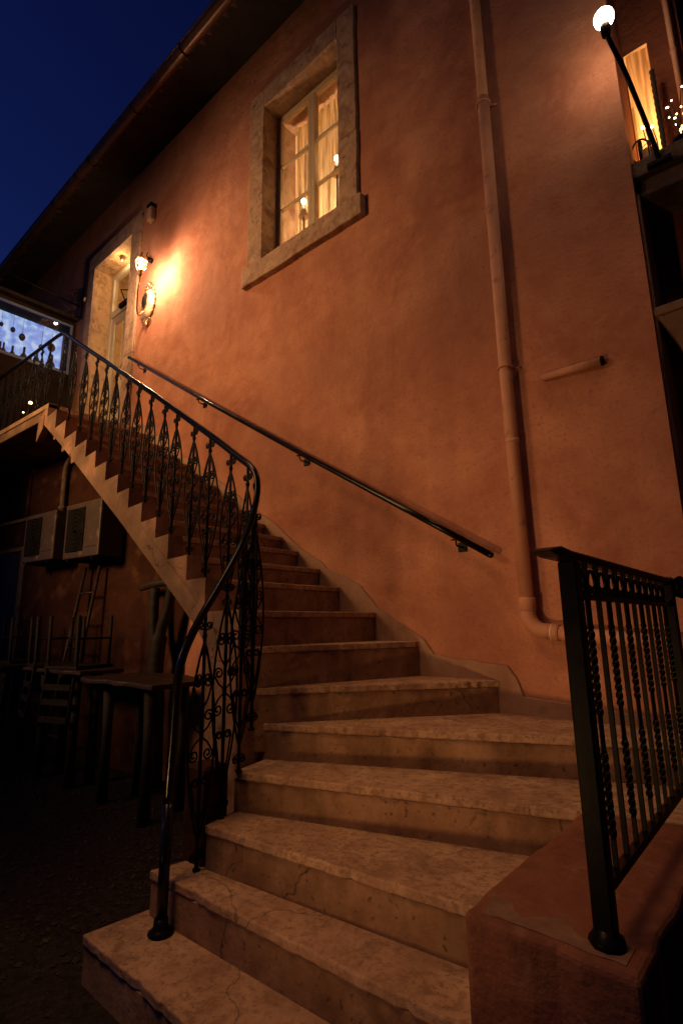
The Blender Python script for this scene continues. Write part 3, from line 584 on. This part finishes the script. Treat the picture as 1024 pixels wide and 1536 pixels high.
def baluster(x, y, z0, z1, d, w=.078, hearts=True):
    """d = unit vector in plan along the rail; panel in plane (d, z)"""
    d = Vector((d[0], d[1], 0)).normalized(); H = z1-z0; O = Vector((x, y, z0))
    def P(u, v): return O+d*u+Vector((0, 0, v))
    bar = MB().tube([P(0, 0), P(0, H)], .0078, 6)
    bar.lathe([(.016, 0), (.016, .008), (.007, .012)], O, 10)
    bar.sph(P(0, .90*H), .011, 8, 1.4); bar.sph(P(0, .5*H), .010, 8, 1.6)
    bo = bar.build('baluster', IRON, SR)
    g = MB(); q = lambda pts: [P(u, v) for u, v in pts]
    wob = random.uniform(-.06, .06)
    for s in (1, -1):
        ww = w*(1+s*wob)
        lens = [(s*ww*math.sin(math.pi*t)**.85, (.10+.78*t)*H) for t in [i/20 for i in range(21)]]
        lens[0] = (0, .10*H); lens[-1] = (0, .88*H)
        g.tube(q(lens), .0050, 5)
        # end scrolls
        g.tube(q([(0, .925*H)]+spiral((s*.024, .945*H), .016, .005, -math.pi*.9 if False else math.pi*.0-1.2, 1.3, s, 12)), .0043, 5)
        g.tube(q([(0, .075*H)]+spiral((s*.022, .05*H), .016, .005, 1.2, -1.3, s, 12)), .0043, 5)
        for (vb, m, cw, ch) in ((.60, 1, .030, .085), (.505, 1, .037, .055), (.495, -1, .037, .055), (.16, 1, .026, .13), (.855, -1, .024, .10)):
            c = (s*cw, (vb*H)+m*ch*H*1.25); r0 = cw*.72
            sp_ = spiral((c[0], c[1]), r0, .007, -m*.15, m*1.35, s, 18)
            g.tube(q([(0, vb*H), (s*(cw*.95), vb*H+m*(ch*H*.45))]+sp_), .0043, 5)
    g.build('scrollwork', IRON, bo)
def rail_z(x): # height of underside of the rail at x on the upper flight
    best = None
    for a, b in zip(sp, sp[1:]):
        if (a.x-x)*(b.x-x) <= 0 and a.x < -2.07: t = (x-a.x)/(b.x-a.x) if b.x != a.x else 0; best = (a.z+(b.z-a.z)*t, a.y+(b.y-a.y)*t)
    return best
def rail_zy(y):
    for a, b in zip(sp, sp[1:]):
        if (a.y-y)*(b.y-y) <= 0 and a.z > 1.1 and a.x > -2.06: t = (y-a.y)/(b.y-a.y) if b.y != a.y else 0; return a.z+(b.z-a.z)*t
    return 2.0
for (y, k) in ((-1.40, 2), (-1.285, 3), (-1.195, 4), (-1.125, 5)):
    baluster(-2.043, y, ZK[k], rail_zy(y)-.02, (-.1, 1), .072)
baluster(-2.075, -1.10, ZK[6], 2.06, (-.5, .8), .05); baluster(-2.135, -1.105, ZK[7], 2.12, (-1, .1), .072)
for k in range(8, 22):
    x = (XK[k]-.025 if k > 8 else -2.275); zz, yy = rail_z(x); baluster(x, yy+.012, ZK[k], zz-.02, (1, (Wd(XK[k])-Wd(XK[k]-.1))*-10 if k > 9 else 0), .088 if k > 8 else .076)
for i in range(8):
    x = -5.52-i*.19; zz, yy = rail_z(x); baluster(x, yy+.012, 3.503, zz-.02, (1, .04), .085)

# ------------------------------------------------------------------ straight railing on the cheek wall
t = thing('straight_railing', (-.41, -1.56, zb), 'black iron railing with alternating plain and twisted bars on the low cheek wall', 'railing')
X = -.41
m_ = MB().box(X-.02, X+.02, -1.582, -1.542, zb, 1.435); m_.build('post', IRON, t, .003)
m_ = MB().lathe([(.030, zb+.001), (.037, zb+.008), (.034, zb+.018), (.026, zb+.024), (.0225, zb+.034)], (X, -1.562, 0), 9); m_.build('post_base', IRON, t)
m_ = MB().box(X-.02, X+.02, -.45, -.41, .83, 1.435); m_.build('post', IRON, t, .003)
m_ = MB(); m_.prism([(-1.735, 1.443), (-1.68, 1.436), (-1.60, 1.436), (-.40, 1.436), (-.40, 1.456), (-1.60, 1.456), (-1.66, 1.460), (-1.70, 1.454)], 'x', X-.024, X+.024); m_.build('top_rail', IRON, t, .004)
m_ = MB().box(X-.011, X+.011, -1.542, -.45, 1.350, 1.364); m_.build('frieze_bar', IRON, t, .002)
m_ = MB().box(X-.012, X+.012, -1.542, -.45, .742, .762); m_.build('bottom_rail', IRON, t, .002)
nb = 11; yb = [-1.542+.091*(i+1) for i in range(nb)]
for i, y in enumerate(yb):
    if i % 2 == 0:
        n = 90; zs = [.762+(1.35-.762)*j/n for j in range(n+1)]; tw = []; a = 0
        for z in zs:
            f = (z-.762)/.588; on = .10 < f < .42 or .55 < f < .90; a += (.52 if on else 0); tw.append(a)
        rr = [.0050+(.0014 if (.10 < (z-.762)/.588 < .42 or .55 < (z-.762)/.588 < .90) else 0) for z in zs]
        m_ = MB().tube([(X, y, z) for z in zs], rr, 4, sq=True, twist=tw); m_.build('twisted_bar', IRON, t)
    else:
        m_ = MB().tube([(X, y, .762), (X, y, 1.35)], .0056, 4, sq=True); m_.build('plain_bar', IRON, t)
    m_ = MB()
    for s in (0,):
        yc = y-.0455
        m_.tube([(X, yc+.030*math.cos(a), 1.388+.036*math.sin(a)) for a in [-.5+(math.pi+1.0)*j/14 for j in range(15)]], .0045, 6)
        for q in (-1, 1): m_.tube([(X, yc+q*(.018+.011*math.cos(a)), 1.376+.010*math.sin(a)) for a in [2*math.pi*j/9 for j in range(9)]], .0035, 5, closed=True)
    m_.tube([(X, y, 1.36), (X, y, 1.438)], .006, 4, sq=True)
    m_.build('frieze_arch', IRON, t)
m_ = MB(); pts = []
for i in range(24): a = 2*math.pi*i/24; r = .043+.009*math.cos(6*a); pts.append((X+.02+r*math.cos(a), 1.425+r*math.sin(a)))
m_.prism(pts, 'y', -.405, -.375); m_.prism([(X+.02+.02*math.cos(a), 1.425+.02*math.sin(a)) for a in [i*math.pi/4 for i in range(8)]], 'y', -.43, -.36); m_.build('rosette', IRON, t, .004)

# ------------------------------------------------------------------ wall handrail
t = thing('wall_handrail', (-3.4, 0, 2.9), 'long black handrail fixed to the pink plaster wall above the stairs', 'handrail')
hr = [(-1.294, -.08, 1.669), (-1.88, -.08, 2.035), (-2.765, -.08, 2.585), (-3.91, -.08, 3.31), (-5.575, -.08, 4.383), (-5.64, -.06, 4.42), (-5.66, -.01, 4.43)]
m_ = MB().tube(hr[:5], .019, 14); m_.sph(hr[0], .019, 12); m_.tube(hr[4:], .019, 12); m_.build('rail', RAIL, t)
def hz(x):
    for a, b in zip(hr, hr[1:]):
        if (a[0]-x)*(b[0]-x) <= 0: return a[2]+(b[2]-a[2])*(x-a[0])/(b[0]-a[0])
for x in (-1.50, -2.78, -4.15, -5.35):
    z = hz(x); m_ = MB().tube([(x, -.08, z-.012), (x, -.08, z-.05), (x, -.065, z-.058), (x, .0, z-.058)], .0055, 8)
    m_.box(x-.028, x+.028, -.010, .001, z-.085, z-.03); m_.box(x-.025, x+.025, -.092, -.068, z-.024, z-.016); m_.build('bracket', IRON, t, .001)

# ------------------------------------------------------------------ downpipe
t = thing('drainpipe', (-1.13, -.07, 1.2), 'terracotta painted drainpipe running down the wall and turning right at its foot', 'drainpipe')
yv = -.062; r_ = .036
tubeobj('upper_pipe', [(-1.127, yv, 4.62), (-1.13, yv, 7.1)], .033, PIPE, t, 20)
tubeobj('pipe', [(-1.118, yv, 1.42), (-1.13, yv, 2.75), (-1.127, yv, 4.63)], r_, PIPE, t, 20)
el = [(-1.118, yv, 1.40), (-1.118, yv, 1.34)]+[(-1.118+.09-.09*math.cos(a), yv, 1.345-.09*math.sin(a)) for a in [math.pi/2*i/8 for i in range(1, 9)]]+[(-.99, yv, 1.250)]
tubeobj('elbow', el, .0395, PIPE, t, 20)
m_ = MB().tube([(-1.118, yv, 1.36), (-1.118, yv, 1.43)], .0425, 20); m_.build('collar', PIPE, t, .002); m_ = MB().tube([(-1.0, yv, 1.2505), (-.965, yv, 1.247)], .0425, 20); m_.build('collar', PIPE, t, .002)
tubeobj('horizontal_pipe', [(-.99, yv, 1.249), (CX+.02, yv, 1.185)], r_, PIPE, t, 20)
m_ = MB().tube([(-1.003, yv, 1.2507), (-.999, yv, 1.2503)], .0437, 20); m_.build('seal', emit('pale_sealant', (0, 0, 0), 0), t)
for z in (2.735, 4.585):
    m_ = MB().tube([(-1.129+.041*math.cos(a), yv+.041*math.sin(a), z) for a in [2*math.pi*i/20 for i in range(20)]], .006, 6, closed=True)
    m_.tube([(-1.095, yv+.03, z), (-1.06, .0, z+.005)], .006, 6); m_.build('clamp', PIPE, t)
m_ = MB().tube([(-1.124, yv, 2.28), (-1.1242, yv, 2.30)], .0380, 20); m_.build('joint', PIPE, t)

# short tube on wall
t = thing('wall_conduit', (-.78, 0, 2.62), 'short terracotta painted conduit stub lying along the wall right of the drainpipe', 'conduit')
MB().tube([(-.945, -.022, 2.63), (-.635, -.028, 2.618)], [.018, .024], 14).build('tube', PIPE, t)
MB().tube([(-.635, -.028, 2.618), (-.622, -.028, 2.6175)], .0245, 14).build('mouth', DARKM, t)
# small alarm box above door
t = thing('sensor_box', (-5.38, 0, 6.2), 'small pale sensor box high on the wall above the lantern', 'sensor')
MB().box(-5.435, -5.335, -.075, 0, 6.14, 6.33).build('housing', PORC, t, .02, 3); MB().box(-5.44, -5.33, -.08, -.01, 6.332, 6.37).build('cap', DARKM, t, .004)

# ------------------------------------------------------------------ wall lantern
LX, LY, LZ = -5.03, -.30, 5.215
t = thing('wall_lantern', (-5.33, 0, 5.0), 'lit brass wall lantern on an ornate oval plate beside the upstairs door', 'wall lamp')
pl = MB(); PX, PZ = -5.36, 5.02
pl.lathe([(.085, -.055), (.105, -.045), (.13, -.03), (.14, -.012), (.14, 0)], (PX, 0, PZ), 28, 'y', 1, 1.35)
pl.build('plate', PORC, t)
m_ = MB().lathe([(.001, -.075), (.05, -.07), (.062, -.05)], (PX, 0, PZ+.02), 20, 'y', 1, 1.5); m_.build('medallion', DARKM, t)
m_ = MB()
m_.tube([(PX+.145*math.cos(a), -.018, PZ+.195*math.sin(a)) for a in [2*math.pi*i/36 for i in range(36)]], .011, 7, closed=True)
m_.tube([(PX+.068*math.cos(a), -.06, PZ+.02+.10*math.sin(a)) for a in [2*math.pi*i/28 for i in range(28)]], .007, 6, closed=True)
for s in (1, -1):
    for sz, zc in ((1, .22), (-1, -.215)):
        m_.tube([(PX+s*(.045+(.042-.0045*a)*math.cos(a)), -.02, PZ+zc+sz*(.042-.0045*a)*math.sin(a)) for a in [i*.5 for i in range(14)]], .009, 6)
    for k in range(5):
        a = math.pi*(.25-.12*k); m_.sph((PX+s*.155*math.cos(a), -.02, PZ+.205*math.sin(a)), .015, 8)
m_.sph((PX, -.02, PZ+.265), .022, 10, 1.4); m_.sph((PX, -.02, PZ-.265), .022, 10, 1.4); m_.build('ornament', SILV, t)
m_ = MB().tube(smooth_path([(PX, -.05, PZ-.10), (PX+.01, -.14, PZ-.19), (LX-.01, LY-.01, PZ-.12), (LX, LY, PZ), (LX, LY, LZ-.12)]), .009, 8)
m_.build('arm', SILV, t)
m_ = MB().lathe([(.010, -.13), (.028, -.115), (.022, -.09), (.034, -.078), (.034, -.07)], (LX, LY, LZ), 14); m_.build('cup', SILV, t)
lg = MB().lathe([(.034, -.068), (.052, -.02), (.062, .045)], (LX, LY, LZ), 6)
gl = lg.build('lantern_glass', GLASS, t)
m_ = MB()
for k in range(6):
    a = 2*math.pi*k/6; m_.tube([(LX+r*math.cos(a), LY+r*math.sin(a), LZ+h) for r, h in ((.035, -.07), (.053, -.02), (.063, .047))], .004, 5)
m_.tube([(LX+.065*math.cos(a), LY+.065*math.sin(a), LZ+.048) for a in [2*math.pi*k/6 for k in range(6)]], .006, 6, closed=True); m_.build('cage', SILV, t)
m_ = MB().lathe([(.070, .062), (.060, .072), (.036, .092), (.016, .105), (.010, .125), (.018, .14), (.004, .165)], (LX, LY, LZ), 18); m_.build('cap', SILV, t)
MB().sph((LX, LY, LZ-.012), .016, 12, 1.6).build('bulb', BULB, t)
bpy.data.objects['lantern_light'].location = (LX, LY, LZ-.012)
# the bulb is glass: the lamp's light leaves through it
for o in t.children:
    if o.name.startswith('bulb'): o.visible_shadow = True
MB().lathe([(.03, -.02), (.022, -.05)], (-5.37, 0, 5.63), 10, 'y').tube([(-5.37, -.05, 5.63), (-5.37, -.07, 5.66)], .006, 6)
o = MB().lathe([(.028, -.05), (.03, 0)], (-5.36, 0, 5.60), 12, 'y').tube([(-5.36, -.05, 5.60), (-5.33, -.09, 5.61), (-5.31, -.09, 5.64)], .006, 6).build('wall_hook', IRON)
tag(o, 'small dark hook on the wall just above the lantern', 'hook')

# ------------------------------------------------------------------ floodlight
t = thing('floodlight', (-.25, 0, 3.6), 'bright floodlight on a dark leaning pole fixed to the balcony edge', 'lamp')
FL = (-.362, -.30, 4.33)
m_ = MB().tube(smooth_path([(-.252, .005, 3.62), (-.275, -.03, 3.80), (-.318, -.15, 4.06), (-.335, -.22, 4.13), (-.352, -.28, 4.19), (-.361, -.298, 4.24)]), .012, 10); m_.build('pole', IRON, t)
m_ = MB().box(-.31, -.20, -.012, .019, 3.60, 3.625); m_.build('base_plate', IRON, t, .002)
MB().sph(FL, .048, 20).build('globe', FLOOD, t)
m_ = MB().lathe([(.02, -.11), (.026, -.06), (.024, -.045)], FL, 14); m_.build('socket', IRON, t)

# balcony clutter
curtain('curtain', -.374, -.252, 3.69, 4.70, .34, 'warm lit curtain hanging in the narrow opening behind the balcony', 14, .008)
t = thing('round_back_chair', (-.35, .16, 3.695), 'dark round-backed chair standing on the balcony behind the lamp pole', 'chair')
m_ = MB().tube([(-.345+.045*math.cos(a), .16, 3.86+.075*math.sin(a)) for a in [2*math.pi*i/20 for i in range(20)]], .006, 6, closed=True)
m_.tube([(-.345, .16, 3.80), (-.345, .16, 3.92)], .012, 6); m_.build('backrest', IRON, t)
m_ = MB().box(-.375, -.31, .13, .20, 3.755, 3.765); m_.build('seat', IRON, t)
for dx in (-.365, -.32):
    for y in (.14, .19): MB().tube([(dx, y, 3.696), (dx, y, 3.755)], .004, 5).build('leg', IRON, t)
t = thing('candle_pot', (-.305, .12, 3.70), 'small clay pot with a rounded bottom on the balcony ledge', 'pot')
MB().lathe([(.012, 3.70), (.026, 3.72), (.030, 3.76), (.026, 3.80), (.029, 3.81)], (-.308, .12, 0), 14).build('body', PIPE, t)
MB().tube([(-.308+.03*math.cos(a), .12, 3.81+.045*math.sin(a)) for a in [math.pi*i/10 for i in range(11)]], .002, 5).build('handle', IRON, t)
i = 0
for (x, y, z, lb) in ((-.312, .08, 3.93, 'highest small lit candle bulb beside the floodlight pole'), (-.30, .07, 3.915, 'small lit candle bulb just below its neighbour beside the floodlight pole'), (-.268, .07, 3.895, 'small lit candle bulb right of the floodlight pole on the balcony')):
    t = thing('candle_light', (x+.015, y, 3.695), lb, 'light'); MB().tube([(x+.015, y, 3.695), (x+.012, y, 3.8), (x, y, z)], .003, 5).build('stem', IRON, t); MB().sph((x, y, z), .008, 8, 1.3).build('bulb', FAIRY, t)
t = thing('potted_branch', (-.15, .12, 3.695), 'branch wound with small warm lights in a dark pot on the balcony', 'plant')
MB().lathe([(.03, 3.696), (.042, 3.77), (.045, 3.775)], (-.15, .12, 0), 14).build('pot', DARKM, t)
br_ = MB(); lg_ = MB()
for k in range(7):
    a = random.uniform(0, 6.28); h = random.uniform(.12, .30); p = smooth_path([(-.15, .12, 3.77), (-.15+.015*math.cos(a), .12+.02*math.sin(a), 3.77+h*.5), (-.15+.05*math.cos(a), .12+.04*math.sin(a), 3.77+h)], 4)
    br_.tube(p, .0022, 4)
    for q in p[2::3]: lg_.sph(q+Vector((.004, -.004, 0)), .0042, 6)
br_.build('branch', DARKW, t); lg_.build('lights', FAIRY, t)
t = thing('carved_post', (-.235, .18, 3.695), 'slim dark carved post on the balcony right of the lit opening', 'post')
m_ = MB().lathe([(.016, 3.696), (.016, 3.74)]+[(.010+.004*(j % 2), 3.75+j*.022) for j in range(28)], (-.238, .18, 0), 10); m_.build('shaft', DARKW, t)
t = thing('side_downpipe', (-.13, .24, 3.7), 'dark downpipe at the far right edge above the balcony', 'drainpipe')
MB().tube([(-.128, .25, 3.7), (-.13, .25, 7.0)], .014, 10).build('pipe', PIPE, t)
m_ = MB().tube([(-.129, .25, 4.45), (-.129, .25, 4.47)], .018, 10); m_.build('collar', PIPE, t)

# landing lights
for (x, z, s, lb) in ((-5.80, 3.60, .016, 'small round lit bulb on the landing edge below the railing'), (-5.98, 3.545, .008, 'tiny lit bulb low on the landing edge left of the round one')):
    t = thing('landing_light', (x, -.99, 3.502), lb, 'light'); MB().sph((x, -.99, z), s, 12).build('bulb', FAIRY, t); MB().lathe([(s*.8, 3.503), (s*.5, z-s*.8)], (x, -.99, 0), 10).build('base', DARKM, t)
light('landing_light_glow', 'POINT', (-5.62, -.85, 3.60), .25, (1, .55, .22), .02)

# ------------------------------------------------------------------ tables and furniture under the stairs
def table(xa, xb, ya, yb, z, label, legs):
    t = thing('high_table', ((xa+xb)/2, (ya+yb)/2, 0), label, 'table', 'rough wooden tables under the stairs')
    n = 14; f = [(xa+(xb-xa)*i/n, ya+random.uniform(-.03, .03)) for i in range(n+1)]; b = [(xa+(xb-xa)*i/n, yb+random.uniform(-.03, .03)) for i in range(n+1)]
    m_ = MB(); m_.prism(f+b[::-1], 'z', z-.034, z); m_.build('table_top', TABW, t, .008, 2)
    for lx, ly in legs: MB().tube([(lx, ly, 0), (lx+.01, ly, z*.5), (lx, ly, z-.045)], [.045, .036, .045], 9).build('leg', DARKW, t)
table(-4.45, -3.35, -.86, -.30, .93, 'rough live-edge wooden table nearest the stair foot, under the sloping stairs', [(-3.62, -.72), (-4.30, -.68), (-3.7, -.40), (-4.3, -.40)])
table(-5.75, -4.62, -.80, -.42, .96, 'middle one of the rough live-edge wooden tables under the stairs', [(-4.93, -.66), (-5.48, -.70), (-4.9, -.5), (-5.5, -.5)])
table(-7.3, -5.95, -.92, -.55, .97, 'farthest of the rough live-edge wooden tables, under the landing', [(-6.15, -.82), (-7.1, -.85), (-6.2, -.62), (-7.1, -.65)])
def chair(x, y, z, rz, label, flip=False, tilt=0):
    t = thing('wooden_chair', (0, 0, 0), label, 'chair', 'dark chairs stacked on the tables')
    MB().box(-.2, .2, -.2, .2, .43, .46).build('seat', DARKW, t, .006)
    for a in (-.17, .17):
        MB().tube([(a, -.17, 0), (a, -.17, .43)], .016, 6).build('leg', DARKW, t); MB().tube([(a, .19, 0), (a, .18, .43), (a, .22, .9)], .016, 6).build('leg', DARKW, t)
    m_ = MB()
    for q in (.58, .7, .84): m_.box(-.16, .16, .19+(q-.43)*.07, .205+(q-.43)*.07, q, q+.05)
    m_.build('backrest', DARKW, t); m_ = MB()
    m_.tube([(-.17, -.17, .2), (-.17, .185, .2)], .009, 5).tube([(.17, -.17, .2), (.17, .185, .2)], .009, 5).tube([(-.17, 0, .2), (.17, 0, .2)], .009, 5); m_.build('stretcher', DARKW, t)
    t.location = (x, y, z); t.rotation_euler = ((math.pi+tilt) if flip else tilt, 0, rz); return t
chair(-5.05, -.60, .96+.46, .3, 'dark wooden chair upturned on the right end of the middle table under the stairs', True)
chair(-5.55, -.62, .96+.46, -.2, 'dark wooden chair upturned on the left end of the middle table under the stairs', True)
chair(-6.35, -.74, .97+.46, .5, 'dark wooden chair upturned on the right end of the farthest table', True)
chair(-6.95, -.76, .97+.46, -.1, 'dark wooden chair upturned on the left end of the farthest table', True)
t = thing('wooden_ladder', (-5.9, -.35, 0), 'old wooden ladder leaning on the dark wall under the landing', 'ladder')
A_ = Vector((-5.95, -.50, 0)); Bv = Vector((-5.85, -.26, 1.95)); sd = Vector((.30, .03, 0))
for s in (0, 1): MB().tube([A_+sd*s, Bv+sd*s*.9], .018, 6).build('rail', TABW, t)
for k in range(1, 7): p = A_.lerp(Bv, k/7); MB().tube([p, p+sd*(1-.1*k/7)], .012, 6).build('rung', TABW, t)
t = thing('tree_trunk_stand', (-4.45, -.22, 0), 'gnarled forked trunk stand with a crossbar under the stairs behind the nearest table', 'stand')
MB().tube(smooth_path([(-4.40, -.20, 0), (-4.43, -.21, .9), (-4.40, -.20, 1.25), (-4.34, -.18, 1.45), (-4.28, -.18, 1.66)]), [.085]*8+[.07]*8+[.05]*8+[.045]*8+[.045], 9).build('trunk', DARKW, t)
MB().tube(smooth_path([(-4.43, -.20, 1.0), (-4.52, -.20, 1.3), (-4.55, -.19, 1.66)]), .045, 8).build('fork', DARKW, t)
MB().tube(smooth_path([(-4.78, -.20, 1.68), (-4.4, -.21, 1.70), (-4.0, -.19, 1.67)]), .035, 8).build('crossbar', TABW, t)
